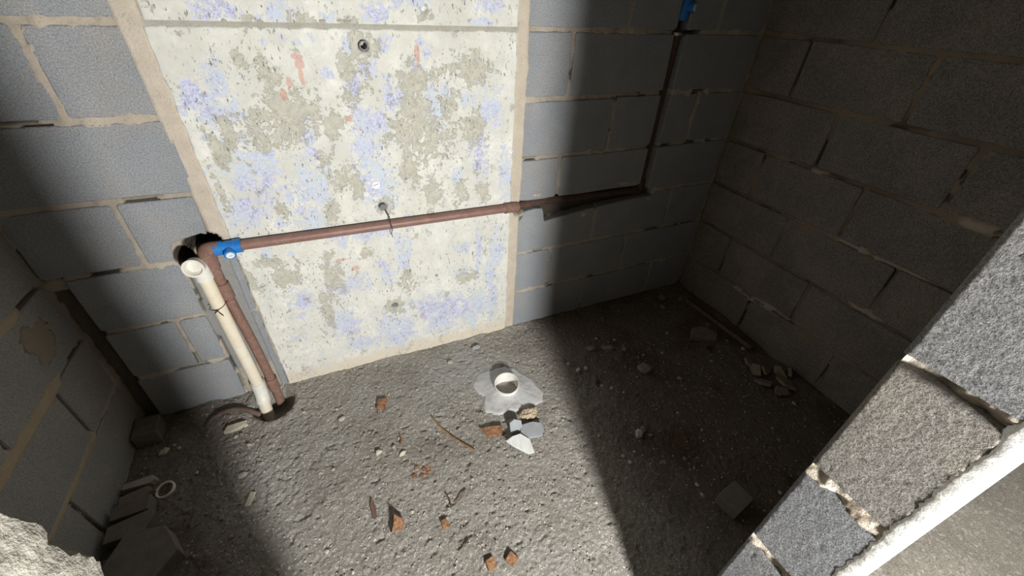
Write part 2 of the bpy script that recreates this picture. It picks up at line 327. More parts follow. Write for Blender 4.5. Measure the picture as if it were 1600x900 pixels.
def block(wall, parent, P, mat, name='block', depth=.045, out=0.0, mesh=None):
    """outline P in (u, z), counter-clockwise; arris softened"""
    f = FR[wall]; cu = sum(p[0] for p in P)/len(P); cz = sum(p[1] for p in P)/len(P)
    n = len(P); V = []
    def inset(d):
        Q = []
        for i in range(n):
            a, b, c = P[i-1], P[i], P[(i+1) % n]
            t1 = Vector((b[0]-a[0], b[1]-a[1])).normalized(); t2 = Vector((c[0]-b[0], c[1]-b[1])).normalized()
            t = (t1+t2); nrm = Vector((-t.y, t.x)).normalized() if t.length > 1e-6 else Vector((0, 0))
            Q.append((b[0]+nrm.x*d, b[1]+nrm.y*d))
        return Q
    org = Vector(f(cu, 0, cz))
    for Q, o in ((P, -depth), (P, out-.0025), (inset(.0028), out)):
        V += [Vector(f(q[0], o, q[1]))-org for q in Q]
    F = []
    for s in (0, n):
        for i in range(n): F.append((s+i, s+(i+1) % n, s+n+(i+1) % n, s+n+i))
    F.append(tuple(range(2*n, 3*n)))
    if wall == 'right': F = [q[::-1] for q in F]
    if wall == 'left': F = [q for q in F]
    o = mesh_obj(name, V, F, mat, parent, org)
    if wall in ('left', 'right', 'back'):
        bm = bmesh.new(); bm.from_mesh(o.data)
        nrm = {'back': Vector((0, -1, 0)), 'left': Vector((1, 0, 0)), 'right': Vector((-1, 0, 0))}[wall]
        bm.faces.ensure_lookup_table(); bm.normal_update()
        if bm.faces[-1].normal.dot(nrm) < 0: bmesh.ops.reverse_faces(bm, faces=bm.faces)
        bm.to_mesh(o.data); bm.free()
    return o
def backing(name, wall, u0, u1, z0, z1, res, rects, extra=None, tintfn=None):
    nu = int((u1-u0)/res)+1; nz = int((z1-z0)/res)+1
    U, Z = np.meshgrid(np.linspace(u0, u1, nu), np.linspace(z0, z1, nz), indexing='ij')
    D = np.full(U.shape, -1.)
    for a, b, c, d in rects:
        D = np.maximum(D, np.minimum(np.minimum(U-a, b-U), np.minimum(Z-c, d-Z)))
    n1 = fbm(U, Z, 9, 4, 31); n2 = fbm(U, Z, 45, 4, 57)
    n3 = fbm(U, Z, 13, 3, 77)
    O = -.0042+.0075*n1+.006*n2-np.clip((D-.008)/.016, 0, 1)*.026
    tint = np.zeros(U.shape+(4,)); tint[..., :3] = (.45, .395, .32); tint[..., 3] = 1
    tint[..., :3] *= (1+.25*n1)[..., None]
    cw = .0045*np.clip((-.29-n3)/.12, 0, 1); crack = (D > -.001-cw) & (D < .006) & (n3 < -.29); O[crack] = -.02; tint[crack, :3] = (.07, .06, .05)
    if extra: O, tint = extra(U, Z, O, tint, n1, n2)
    X, Y, Zz = FR[wall](U, O, Z)
    X = X+0*U; Y = Y+0*U
    o = grid_obj(name, X, Y, Zz, M_MORTAR, flip=FLIP[wall], attrs={'tint': tint})
    # give the wall a body behind its face
    o['kind'] = 'structure'
    return o
def courses(nrow=13):
    return [(k, .2*k+.007, .2*k+.193) for k in range(nrow)]

# ---- back wall
def smooth(e0, e1, x):
    t = np.clip((x-e0)/(e1-e0), 0, 1); return t*t*(3-2*t)
def back_extra(U, Z, O, tint, n1, n2):
    wob = n1*.006+n2*.004
    # mortar band both sides of the panel
    bl = (U > -.362) & (U < -.315) & (Z > .60); O[bl] = (.0008+.002*n1+.0006*n2)[bl]
    tint[bl, :3] = (.60, .53, .44)
    br = (U > .60) & (U < .642); O[br] = (.0005+.002*n1+.0012*n2)[br]; tint[br, :3] = (.60, .53, .43)
    seam = (U > -.316) & (U < .606) & (np.abs(Z-1.202) < .012); O[seam] = (.002+.005*n2+.003*n1)[seam]; tint[seam, :3] = (.44, .43, .37)
    # chase around the riser pipes, refilled with grey mortar
    inf = (U > -.466+wob) & (U < -.345) & (Z < .60); O[inf] = (-.004+.004*n1+.0025*n2)[inf]; tint[inf, :3] = (.30, .305, .30)
    edge = (np.abs(U+.463-wob*1.5) < .0035) & (Z < .62) & (n1 > -.25); O[edge] = -.014; tint[edge, :3] = (.10, .09, .08)
    trowel = (U > -.47) & (U < -.34) & (Z < .14); tint[trowel, :3] = (.44, .40, .32)
    d1 = ((U+.388)/.040)**2+((Z-.655)/.022)**2; tint[..., :3] *= (1-.9*smooth(1.9, 1.35, d1+n2*.5))[..., None]; m = smooth(1.25, .85, d1+n2*.5); O -= m*.12; tint[..., :3] *= (1-.85*m)[..., None]  # this hollow and the next are blackened in colour to deepen their shade
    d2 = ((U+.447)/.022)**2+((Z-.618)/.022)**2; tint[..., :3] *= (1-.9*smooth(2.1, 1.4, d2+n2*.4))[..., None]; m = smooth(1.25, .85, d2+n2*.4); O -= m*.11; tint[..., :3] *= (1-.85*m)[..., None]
    # open chase to the right, horizontal then vertical; its bed is coloured dark for shade
    lo = np.interp(U, [.64, .66, .745, .76, 1.033, 1.30], [.59, .594, .597, .54, .566, .578])
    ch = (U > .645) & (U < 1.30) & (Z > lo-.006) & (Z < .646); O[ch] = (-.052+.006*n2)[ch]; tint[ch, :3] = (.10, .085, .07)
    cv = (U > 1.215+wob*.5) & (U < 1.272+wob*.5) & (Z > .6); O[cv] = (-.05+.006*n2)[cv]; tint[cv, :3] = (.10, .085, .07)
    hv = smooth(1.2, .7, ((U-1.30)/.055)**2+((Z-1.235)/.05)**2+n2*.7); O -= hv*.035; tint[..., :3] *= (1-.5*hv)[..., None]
    # chipped hollow where the pipe leaves the panel
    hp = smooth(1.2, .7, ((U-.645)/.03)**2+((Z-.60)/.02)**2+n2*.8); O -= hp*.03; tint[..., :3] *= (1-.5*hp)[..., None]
    # open joint in the left corner
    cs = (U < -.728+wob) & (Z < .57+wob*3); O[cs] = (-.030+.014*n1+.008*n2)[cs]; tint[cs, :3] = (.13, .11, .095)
    # fill between panel and blocks stays behind panel
    pn = (U > -.31) & (U < .60) & (np.abs(Z-1.202) > .012); O[pn] = -.05
    return O, tint
bl_rects = []; bl_polys = []
def R4(a, b, c, d, **k): bl_rects.append((a, b, c, d)); bl_polys.append(outline_rect(a, b, c, d, seed=len(bl_polys)))
J = .006
for k, z0, z1 in courses():
    le = -.733 if k < 3 else -.775
    if k < 3:
        if k == 1: R4(le, -.549-J, z0, z1); R4(-.549+J, -.468, z0, z1)
        else: R4(le, -.468, z0, z1)
        if k == 0: R4(-.345, -.324, .0, .375)
        if k == 2: R4(-.345, -.324, .383, .60)
    elif k == 3:
        R4(le, -.543-J, z0, z1)
        bl_rects.append((-.543+J, -.366, .675, z1))
        bl_polys.append([(-.543+J, .611), (-.536, .607), (-.474, .606), (-.470, .640), (-.462, .662), (-.425, .672), (-.385, .681), (-.372, .676), (-.368, .70), (-.366, .787), (-.373, .793), (-.45, .792), (-.531, .793), (-.537, .787)])
        bl_rects.append((-.537, -.475, .607, z1))
    elif k % 2 == 1: R4(le, -.537-J, z0, z1); R4(-.537+J, -.358, z0, z1)
    else: R4(le, -.352 if k < 6 else -.358, z0, z1)
    # right of the panel
    ed = [.640]+([1.008, 1.415] if k % 2 == 0 else ([.805] if k >= 5 else [.805, 1.225 if k == 3 else 1.205]))+[1.655]
    for a, b in zip(ed, ed[1:]):
        a2 = a+J if a > .7 else a; b2 = b-J
        if k == 2 and a < .7:
            bl_rects.append((a2, b2, z0, .535)); bl_rects.append((a2, .745, z0, .58))
            bl_polys.append([(.642, .409), (.648, .407), (.8, .408), (.995, .407), (b2, .412), (b2, .48), (b2, .552), (.99, .562), (.9, .551), (.80, .540), (.762, .534), (.757, .545), (.750, .584), (.743, .594), (.71, .597), (.668, .592), (.660, .570), (.650, .556), (.641, .552), (.640, .45)])
        elif k == 2 and a < 1.2:
            bl_rects.append((a2, b2, z0, .56))
            bl_polys.append([(a2, .412), (a2+.006, .407), (1.2, .408), (1.40, .407), (b2, .413), (b2, .5), (b2, .586), (b2-.006, .592), (1.318, .592), (1.305, .585), (1.298, .576), (1.2, .574), (1.1, .568), (a2+.005, .562), (a2, .555)])
        elif k == 3 and a < .7: bl_rects.append((a2, b2, .65, z1)); bl_polys.append([(.641, .640), (.68, .636), (.75, .635), (.793, .637), (b2, .645), (b2, .72), (b2, .786), (b2-.006, .793), (.70, .792), (.646, .793), (.640, .787), (.641, .7)])
        elif k == 3 and a < 1.0: bl_rects.append((a2, b2, .65, z1)); bl_polys.append([(a2, .642), (a2+.006, .637), (.90, .634), (1.05, .636), (1.193, .634), (b2, .64), (b2, .72), (b2, .786), (b2-.006, .793), (1.0, .792), (a2+.006, .793), (a2, .787), (a2, .72)])
        elif k >= 3 and a < 1.24 and b > 1.24:
            if 1.219-a2 > .03: R4(a2, 1.219, z0, z1)
            R4(1.269, b2, z0 if k != 3 else .607, z1)
        else: R4(a2, b2, z0, z1)
wall_back = backing('wall_back', 'back', XL-.05, XR+.05, -.03, 1.5, .0055, bl_rects, back_extra)
for P in bl_polys: block('back', wall_back, P, M_BLOCK, depth=.04)
up = backing('mortar_bed', 'back', XL-.05, XR+.05, 1.5, HT, .02, [r for r in bl_rects if r[3] > 1.5], None); up.parent = wall_back
del up['kind']

# ---- painted concrete panel in the back wall
def masks(U, Z):
    out = []
    for L in (BLUE, BARE, PINK):
        m = np.full(U.shape, -.12)
        for cx, cz, rx, rz in L:
            d = np.sqrt(((U-cx)/max(rx, .006))**2+((Z-cz)/max(rz, .006))**2)
            m = np.maximum(m, np.clip(1.05-.58*d, -.12, .80))
        out.append(m)
    a = np.stack(out+[np.ones_like(U)], -1); return a
def panel(name, u0, u1, z0, z1, res, holes=()):
    nu = int((u1-u0)/res)+1; nz = int((z1-z0)/res)+1
    U, Z = np.meshgrid(np.linspace(u0, u1, nu), np.linspace(z0, z1, nz), indexing='ij')
    O = .0045+.0012*fbm(U, Z, 5, 3, 91)+.0005*fbm(U, Z, 60, 3, 92)
    a = masks(U, Z)
    # cast edges, broken unevenly
    e = np.minimum(np.minimum(U-u0, u1-U), z1-Z)+.003*fbm(U, Z, 30, 3, 95)
    O -= np.clip(1-e/.004, 0, 1)*.012
    for cx, cz, r, dp in holes:
        d = np.sqrt((U-cx)**2+(Z-cz)**2)+.0012*fbm(U, Z, 60, 3, 96)
        O -= smooth(r+.0022, r-.0012, d)*dp
    U = U+np.where(U-u0 < .002, .004*fbm(U, Z, 22, 3, 97), 0)
    return grid_obj(name, U, -O, Z, M_PAINT, wall_back, attrs={'paint': a})
HOLES = [(.150, 1.156, .0125, .05), (.135, .692, .0135, .022), (.123, .274, .0115, .03), (.321, 1.243, .009, .012)]
pn = panel('concrete_panel', -.322, .606, -.02, 1.1975, .003, HOLES[:3])
pn['label'] = 'cast concrete panel with peeling cream and lilac paint'
p2 = panel('upper_concrete_panel', -.316, .606, 1.2055, 1.60, .0035, HOLES[3:])
p3 = panel('upper_concrete_panel', -.312, .606, 1.60, HT, .02)
def sleeve(cx, cz, r, y0, y1, label, mat=M_SLEEVE, plug=False):
    o = tube('tie_sleeve', [(cx, y0, cz), (cx, y1, cz)], r, mat, wall_back, 20, inner=None if plug else r*.8)
    o['label'] = label; return o
sleeve(.150, 1.156, .0112, -.0035, .05, 'open grey tie sleeve near the top of the painted panel')
sleeve(.135, .692, .0105, -.010, .02, 'grey plug of the tie hole just above the brown pipe', plug=True)
sleeve(.123, .272, .009, .004, .03, 'dark broken tie hole low in the painted panel', plug=True)
cap = tube('round_cap', [(.124, -.0085, .770), (.124, .0, .770)], .0125, M_WPLAST, wall_back, 18); cap['label'] = 'small pale round cap with a slot'
sl = mesh_obj('slot', [(.116, -.0088, .768), (.132, -.0088, .7725), (.1315, -.0088, .7745), (.1155, -.0088, .770)], [(0, 1, 2, 3)], M_SLEEVE, cap)

# ---- left and right walls
def side_wall(name, wall, joints, mat, extra=None):
    rects = []; polys = []
    for k, z0, z1 in courses():
        js = joints[k % 2]; ed = [YF-.0]+sorted(js)+[-.004]
        for a, b in zip(ed, ed[1:]):
            a2 = a+J; b2 = b-(J if b < -.01 else 0)
            if b2-a2 < .03: continue
            rects.append((a2, b2, z0, z1)); P = outline_rect(a2, b2, z0, z1, seed=len(polys)+100*(wall == 'left'))
            polys.append(P)
    o = backing(name, wall, YF-.1, .10, -.03, HT, .009, rects, extra)
    for P in polys: block(wall, o, P, mat, depth=.04)
    return o
def left_extra(U, Z, O, tint, n1, n2):
    for y, z, a, b in ((-.39, .435, .02, .022), (-.205, .30, .007, .085), (-.035, .385, .05, .010), (-.06, .595, .05, .009)):
        m = smooth(1.3, .6, ((U-y)/a)**2+((Z-z)/b)**2+n2*1.0); O -= m*.02; tint[..., :3] *= (1-.7*m)[..., None]
    for zc, ua, ub, wd in ((.40, -.17, -1.3, .020), (.20, -.22, -1.3, .012), (.60, -.12, -1.3, .014)):
        q = smooth(wd*1.1, wd*.8, np.abs(Z-zc)+.012*n1+.006*n2)*smooth(ua+.04, ua-.02, U)
        O = O*(1-q)+np.maximum(O, .0025+.003*n2)*q; tint[..., :3] = tint[..., :3]*(1-q[..., None])+np.array((.44, .36, .25))*q[..., None]
    q = smooth(1.3, .7, ((U+.14)/.05)**2+((Z-.50)/.055)**2+n2*1.2+n1); O = O*(1-q)+.003*q; tint[..., :3] = tint[..., :3]*(1-q[..., None])+np.array((.30, .26, .20))*q[..., None]
    return O, tint
def right_extra(U, Z, O, tint, n1, n2):
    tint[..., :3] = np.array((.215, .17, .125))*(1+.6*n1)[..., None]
    for y, z, a, b in ((-.80, .60, .10, .012), (-.66, .604, .07, .02), (-.36, .18, .07, .015), (-.50, .20, .08, .02), (-.45, .79, .05, .012), (-.95, .80, .09, .025), (-.80, .41, .07, .012)):
        m = smooth(1.4, .4, ((U-y)/a)**2+((Z-z)/b)**2+n2*1.2); O += m*.009; tint[..., :3] = tint[..., :3]*(1-m[..., None])+np.array((.46, .40, .31))*m[..., None]
    return O, tint
wall_left = side_wall('wall_left', 'left', ([-.41, -.81], [-.21, -.61, -1.01]), M_BLOCK_W, left_extra)
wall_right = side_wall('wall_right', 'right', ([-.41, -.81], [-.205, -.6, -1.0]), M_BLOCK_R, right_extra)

# ---- front wall with the doorway the picture is taken from
DX0, DX1, DZ = -.12, .499, 2.1
def box_vf(x0, x1, y0, y1, z0, z1):
    V = [(x, y, z) for x in (x0, x1) for y in (y0, y1) for z in (z0, z1)]
    F = [(0, 1, 3, 2), (4, 6, 7, 5), (0, 4, 5, 1), (2, 3, 7, 6), (0, 2, 6, 4), (1, 5, 7, 3)]; return V, F
def boxes(name, L, mat, parent=None, loc=None):
    V = []; F = []
    for b in L:
        v, f = box_vf(*b); n = len(V); V += v; F += [tuple(q+n for q in g) for g in f]
    return mesh_obj(name, V, F, mat, parent, loc)
wall_front = boxes('wall_front', [(XL-.1, DX0-.03, -1.300, YF-.006, -.03, HT), (DX1+.02, XR+.1, -1.305, YF-.006, -.03, HT), (DX0-.03, DX1+.02, -1.305, YF-.006, DZ, HT)], M_INFILL)
wall_front['kind'] = 'structure'
_fm = {}
def front_block(x0, x1, z0, z1):
    w = round(x1-x0, 3); key = (w, round(z1-z0, 3))
    if key not in _fm:
        bm = bmesh.new(); bmesh.ops.create_cube(bm, size=1); bmesh.ops.scale(bm, vec=(w, .095, z1-z0), verts=bm.verts)
        bmesh.ops.bevel(bm, geom=list(bm.edges), offset=.003, segments=1, affect='EDGES')
        me = bpy.data.meshes.new('block'); bm.to_mesh(me); bm.free(); me.materials.append(M_BLOCK_W); _fm[key] = me
    o = bpy.data.objects.new('block', _fm[key]); o.location = ((x0+x1)/2, -1.2615, (z0+z1)/2); link(o, wall_front)
for k, z0, z1 in courses():
    for side in (0, 1):
        a0, a1 = (XL+.004, DX0-.034) if side == 0 else (DX1+.055, XR-.004)
        if z0 > DZ-.05 and side == 0: a0, a1 = XL+.004, XR-.004
        if z0 > DZ-.05 and side == 1: continue
        x = a0; first = .19 if k % 2 else .39
        while x < a1-.02:
            e = min(x+first, a1)
            if e-x > .03: front_block(x, e, z0, z1)
            x = e+.012; first = .39
# block ends that form the right jamb: rough cut faces
def rough_block(z0, z1, seed, mat, amp=1.0):
    ny, nz = 40, int((z1-z0)/.0024); ys = np.linspace(-1.308, YF, ny); zs = np.linspace(z0, z1, nz)
    Yg, Zg = np.meshgrid(ys, zs, indexing='ij')
    X = DX1+amp*(.0005*fbm(Yg, Zg, 190, 2, 200+seed)+.0005*fbm(Yg, Zg, 30, 3, 230+seed))
    pits = vnoise(Yg*130, Zg*130, 260+seed); X += np.clip(pits-.7, 0, 1)*.004
    e = np.minimum(np.minimum(YF-Yg, Zg-z0), z1-Zg); X += np.clip(1-e/.005, 0, 1)**2*.006
    # wrap the side skirts back into the wall
    pad = lambda A, v0, v1: np.concatenate([v0[None], A, v1[None]], 0)
    Xp = np.pad(X, 1, mode='edge'); Yp = np.pad(Yg, 1, mode='edge'); Zp = np.pad(Zg, 1, mode='edge')
    Xp[0, :] = Xp[-1, :] = DX1+.06; Xp[:, 0] = Xp[:, -1] = DX1+.06
    return grid_obj('block', Xp, Yp, Zp, mat, wall_front, flip=True)
JM = [M_BLOCK, M_BLOCK, M_BLOCK, M_BLOCK, M_BLOCK_W, M_BLOCK, M_BLOCK_W]
for k in range(10):
    z0, z1 = .2*k+.002, .2*k+.190
    if 2 <= k <= 6: rough_block(z0, z1, k, M_JBR if k == 4 else M_JBG)
    else: boxes('block', [(-.03, .03, -.047, .047, -.09, .09)], M_JBG, wall_front, (DX1+.03, -1.2615, (z0+z1)/2))
ys = np.linspace(-1.309, YF-.002, 34); zs = np.linspace(.3, 1.5, 400); Yg, Zg = np.meshgrid(ys, zs, indexing='ij')
X = DX1+.0025+.011*fbm(Yg, Zg, 32, 4, 301)+.003*fbm(Yg, Zg, 120, 3, 311)
inb = (np.mod(Zg, .2) > .012) & (np.mod(Zg, .2) < .184); X[inb] = DX1+.02
X += smooth(.0, .5, fbm(Yg, Zg, 14, 2, 320))*.012*(~inb)
jj = grid_obj('joint_mortar', X, Yg, Zg, M_JOINT, wall_front, flip=True); jj['label'] = 'lumpy mortar squeezed out between the block ends'
# white plaster lip and the rendered outer face
zs = np.linspace(0, DZ, 700); nz = len(zs)
rag = .004*fbm(zs, zs*0, 40, 4, 330)+.002*fbm(zs, zs*0, 190, 3, 331)
prof = [(.5030, -1.3045+rag*1.3), (.4988, -1.3065+rag*1.1), (.4978, -1.3100+rag*.5), (.4974, -1.3165), (.4978, -1.3225), (.4995, -1.3262), (.515, -1.3246)]
X = np.array([np.full(nz, p[0]) for p in prof]); Y = np.array([p[1]+zs*0 for p in prof]); Zg = np.tile(zs, (len(prof), 1))
X += .0009*fbm(Y*3+Zg, Zg, 130, 3, 335)
pl = grid_obj('plaster_lip', X, Y, Zg, M_PLAST, wall_front); pl['label'] = 'bright white plaster lip along the outer edge of the jamb'
boxes('outer_render', [(.512, XR+.1, -1.3246, -1.3045, 0, HT), (XL-.1, DX0-.02, -1.3270, -1.2995, 0, HT), (DX0-.02, .509, -1.3270, -1.3045, DZ, HT)], M_RENDER, wall_front)
# left jamb: rough render with a ragged inner arris
zs = np.linspace(0, DZ, 620); nz = len(zs); r1 = .010*fbm(zs, zs*0, 9, 3, 340)+.007*fbm(zs, zs*0, 60, 3, 341)+.003*np.abs(vnoise(zs*120, zs*0, 342))
cols = []
for i in range(26):
    t = i/25; cols.append((DX0+0*zs, -1.329+t*(.125+r1)))
for i in range(1, 12):
    t = i/11; cols.append((DX0-.088*t+.006*np.sin(t*3.1)*1.0, -1.204+r1*(1-t)+.052*t+.010*fbm(zs, zs*0+t*.08, 16, 3, 345)*np.sin(t*3.1)))
cols.append((np.full(nz, DX0-.16), np.full(nz, YF-.004)))
X = np.array([c[0]+0*zs for c in cols]); Y = np.array([c[1] for c in cols]); Zg = np.tile(zs, (len(cols), 1))
amp = np.ones(len(cols))[:, None]; X += amp*(.0035*fbm(Y, Zg, 28, 3, 350)+.0020*fbm(Y, Zg, 110, 3, 351))
jl = grid_obj('jamb_render', X[:26], Y[:26], Zg[:26], M_JAMBL, wall_front); jl['label'] = 'rough pale render on the left side of the doorway'
jc = grid_obj('inner_mortar', X[25:], Y[25:], Zg[25:], M_CHAMF, wall_front); jc['label'] = 'brown mortar behind the ragged edge of the left jamb'
boxes('jamb_core', [(DX0-.085, DX0-.008, -1.3285, YF-.012, 0, DZ)], M_JAMBL, wall_front)

ceiling = boxes('ceiling', [(XL-.1, XR+.1, -1.33, .06, HT, HT+.1)], M_CEIL); ceiling['kind'] = 'structure'

# ------------------------------------------------------------------ floor
RES = .0034
fx = np.arange(XL-.02, XR+.02, RES); fy = np.arange(-1.3205, .03, RES)
FX, FY = np.meshgrid(fx, fy, indexing='ij')
COLLAR = [(.369, -.204), (.442, -.214), (.515, -.215), (.559, -.264), (.597, -.343), (.604, -.417), (.591, -.469), (.527, -.469), (.441, -.451), (.385, -.459), (.342, -.42), (.366, -.34), (.336, -.276)]
def poly_r(C, c0, ang):
    a = np.array([math.atan2(p[1]-c0[1], p[0]-c0[0]) for p in C]); r = np.array([math.hypot(p[0]-c0[0], p[1]-c0[1]) for p in C])
    i = np.argsort(a); a = a[i]; r = r[i]; a = np.concatenate([a-2*math.pi, a, a+2*math.pi]); r = np.concatenate([r, r, r])
    return np.interp(ang, a, r)
DRN = (.466, -.338)
def floor_height(X, Y):
    b = .006*fbm(X, Y, 3, 3, 400)+.004*fbm(X, Y, 14, 4, 410)
    return b
FZ = floor_height(FX, FY)
calm = smooth(.25, .7, (fbm(FX, FY, 3.2, 3, 420)+1)/2+.1)          # how stony each place is
gran = np.zeros_like(FX)
for cnt, r0, r1_, hh in ((500, .009, .016, .25), (3500, .005, .009, .42), (14000, .003, .0058, .6)):
    cx = rng.uniform(fx[0], fx[-1], cnt); cy = rng.uniform(fy[0], fy[-1], cnt); rr = rng.uniform(r0, r1_, cnt); asp = rng.uniform(.65, 1.4, cnt); th = rng.uniform(0, 3.14, cnt); hs = rng.uniform(.3, 1, cnt)*hh
    for x, y, r, a, t, h in zip(cx, cy, rr, asp, th, hs):
        k = int(r*1.5/RES)+1; i = int((x-fx[0])/RES); j = int((y-fy[0])/RES)
        i0, i1, j0, j1 = max(0, i-k), min(len(fx), i+k+1), max(0, j-k), min(len(fy), j+k+1)
        dx = fx[i0:i1, None]-x; dy = fy[None, j0:j1]-y; c, s = math.cos(t), math.sin(t)
        u = (dx*c+dy*s)*a; v = (-dx*s+dy*c)/a; q = 1-(u*u+v*v)/(r*r)
        cap_ = np.sqrt(np.clip(q, 0, 1))*r*h
        g = gran[i0:i1, j0:j1]; np.maximum(g, cap_, out=g)
FZ += gran*(.55+.55*calm)
rdg = 1-np.abs(fbm(FX, FY, 48, 3, 430))*2
FZ += .0022*fbm(FX, FY, 70, 3, 433)-.0030*np.clip(rdg-.55, 0, 1)*(.3+calm)+.0016*fbm(FX, FY, 140, 2, 440)
# hollows
FZ -= np.clip(vnoise(FX*55, FY*55, 450)-.58, 0, 1)*.016
def dent(cx, cy, rx, ry, dp, lip=.0):
    global FZ
    d = np.sqrt(((FX-cx)/rx)**2+((FY-cy)/ry)**2)+.12*fbm(FX, FY, 18, 3, 460); FZ -= smooth(1.15, .62, d)*dp; FZ += lip*np.exp(-((d-1.3)/.22)**2)
dent(-.372, -.082, .066, .075, .075, .008)
dent(1.445, -.473, .03, .025, .03); dent(.84, -.452, .02, .018, .02)
dent(1.50, -.09, .06, .05, .02)
# rubbly bank against the walls
FZ += .010*np.exp(-((FY+.0)/.03)**2)*(.5+fbm(FX, FY, 16, 3, 470))+.014*np.exp(-((FX-XL)/.09)**2)*(.5+fbm(FX, FY, 11, 3, 475))
FZ += .018*np.exp(-((FX-XR)/.10)**2)*(.5+fbm(FX, FY, 11, 3, 480))
FZ += .012*np.exp(-(((FX+.56)/.10)**2+((FY+.03)/.05)**2))
ang = np.arctan2(FY-DRN[1], FX-DRN[0]); dr = np.hypot(FX-DRN[0], FY-DRN[1]); pr = poly_r(COLLAR, DRN, ang)
cm = smooth(.92, .62, dr/pr); FZ = FZ*(1-cm)-.006*cm
edge = smooth(.03, .0, -1.30-FY)  # level out under the doorway
tint = np.zeros(FX.shape+(4,)); tint[..., 3] = 1
tint[..., 0] = np.clip(smooth(.58, .95, FX)*.85+smooth(-.38, -.60, FX)*.6+.5*np.clip(fbm(FX, FY, 6, 4, 490), 0, 1), 0, 1)  # brown of the shaded sides painted into the colour, plus patchy brown dust
tint[..., 1] = np.exp(-(((FX-.078)/.026)**2+((FY+.553)/.02)**2))*(fbm(FX, FY, 60, 3, 491) > 0)*.9
tint[..., 2] = np.clip(smooth(.3, 0., np.hypot(FX-.3, (FY+.2)*1.5))*.5+.8*np.clip(fbm(FX, FY, 5, 4, 492)-.1, 0, 1)*(FX < .7), 0, .8)
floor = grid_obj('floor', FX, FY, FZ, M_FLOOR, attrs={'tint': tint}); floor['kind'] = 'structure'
cx_ = np.arange(-1.9, 3.2, .012); cy_ = np.linspace(-3.4, -1.317, 175); CX, CY = np.meshgrid(cx_, cy_, indexing='ij')
cf = grid_obj('corridor_screed', CX, CY, -.004+.004*fbm(CX, CY, 4, 4, 500)+.0012*fbm(CX, CY, 30, 2, 501), M_CORR, floor)
def fz(x, y):
    i = int(np.clip((x-fx[0])/RES, 0, len(fx)-1)); j = int(np.clip((y-fy[0])/RES, 0, len(fy)-1)); return float(FZ[i, j])
def fzm(x, y, r=.01):
    k = max(1, int(r/RES)); i = int((x-fx[0])/RES); j = int((y-fy[0])/RES)
    return float(FZ[max(0, i-k):i+k+1, max(0, j-k):j+k+1].mean())

# ------------------------------------------------------------------ brown water pipe
wp = empty('water_pipe', (-.36, -.05, -.03)); tag(wp, 'brown water pipe run with blue valves along and up the back wall', 'pipe')
wp_loc = Vector((-.36, -.05, -.03))
def child(o, root):
    o.parent = root; o.matrix_parent_inverse = Matrix.Translation(-root.location); return o
RB = .0158
child(tube('pipe', [(-.345, -.019, .636), (.10, -.0195, .632), (.575, -.018, .627)], RB, M_BROWN), wp)
child(tube('elbow', spline([(-.350, -.019, .636), (-.375, -.018, .636), (-.386, -.016, .627), (-.387, -.015, .600)], 6), RB*1.38, M_BROWND), wp)
child(tube('collar', [(-.3868, -.015, .604), (-.3868, -.0145, .572)], RB*1.28, M_BROWND), wp)
child(tube('riser', spline([(-.387, -.012, .60), (-.384, -.009, .45), (-.373, -.010, .23), (-.365, -.022, .05), (-.361, -.040, -.05)], 8), RB*.97, M_BROWND), wp)
child(tube('coupling', [(-.3855, -.0095, .512), (-.3840, -.009, .455)], RB*1.22, M_BROWND), wp)
child(tube('coupling', [(-.3655, -.020, .075), (-.3640, -.027, .025)], RB*1.22, M_BROWND), wp)
# panel edge coupling and the run in the chase
child(tube('coupling', [(.572, -.018, .627), (.60, -.013, .625), (.628, -.004, .621)], RB*1.25, M_BROWND), wp)
child(tube('pipe', spline([(.62, -.007, .622), (.70, .010, .620), (.85, .028, .613), (1.07, .034, .604), (1.235, .034, .600)], 6), RB, M_BROWN_SHADE), wp)
child(tube('elbow', spline([(1.205, .030, .602), (1.235, .030, .602), (1.243, .030, .612), (1.243, .030, .640)], 5), RB*1.35, M_BROWN_SHADE), wp)
child(tube('pipe', [(1.243, .030, .63), (1.243, .028, .95), (1.245, .020, 1.20)], RB*.95, M_BROWN_SHADE), wp)
st = child(tube('white_sticker', [(1.2448, .0212, 1.188), (1.2449, .0208, 1.197)], RB*.99, M_WPLAST, seg=20), wp); st['label'] = 'white band'
# valves
def valve(axis_from, axis_to, knob, lab):
    a = Vector(axis_from); b = Vector(axis_to); t = (b-a)
    P = [a, a+t*.30, a+t*.31, a+t*.40, a+t*.60, a+t*.69, a+t*.70, b]
    r = [RB*1.38, RB*1.36, RB*1.20, RB*1.20, RB*1.20, RB*1.20, RB*1.36, RB*1.38]
    v = child(tube('valve', P, r, M_BLUE, seg=24), wp); v['label'] = lab
    m = (a+b)/2; kn = Vector(knob)
    s = tube('valve_bonnet', [m, m+kn*.018, m+kn*.026, m+kn*.034], [.0135, .0135, .0165, .0165], M_BLUE, v, 20); s.matrix_parent_inverse = Matrix.Identity(4)
    d = tube('valve_handle', [m+kn*.033, m+kn*.036, m+kn*.0375], [.0115, .0115, .0105], M_WPLAST, v, 20); d['label'] = 'round white disc'
    q = kn.cross(t.normalized()).normalized(); c = m+kn*.0379
    e = t.normalized()*.0062+q*.002; f_ = q*.0011
    mesh_obj('disc_mark', [c-e-f_, c+e-f_, c+e+f_, c-e+f_], [(0, 1, 2, 3)], M_GREYM, v)
    for ch in v.children: ch.matrix_parent_inverse = Matrix.Identity(4)
    return v
v1 = valve((-.362, -.019, .636), (-.292, -.019, .6355), (0.12, -.93, -.34), 'blue valve with white disc beside the elbow')
v2 = valve((1.2455, .018, 1.235), (1.246, .012, 1.31), (.55, -.83, .0), 'blue valve at the top of the chase')
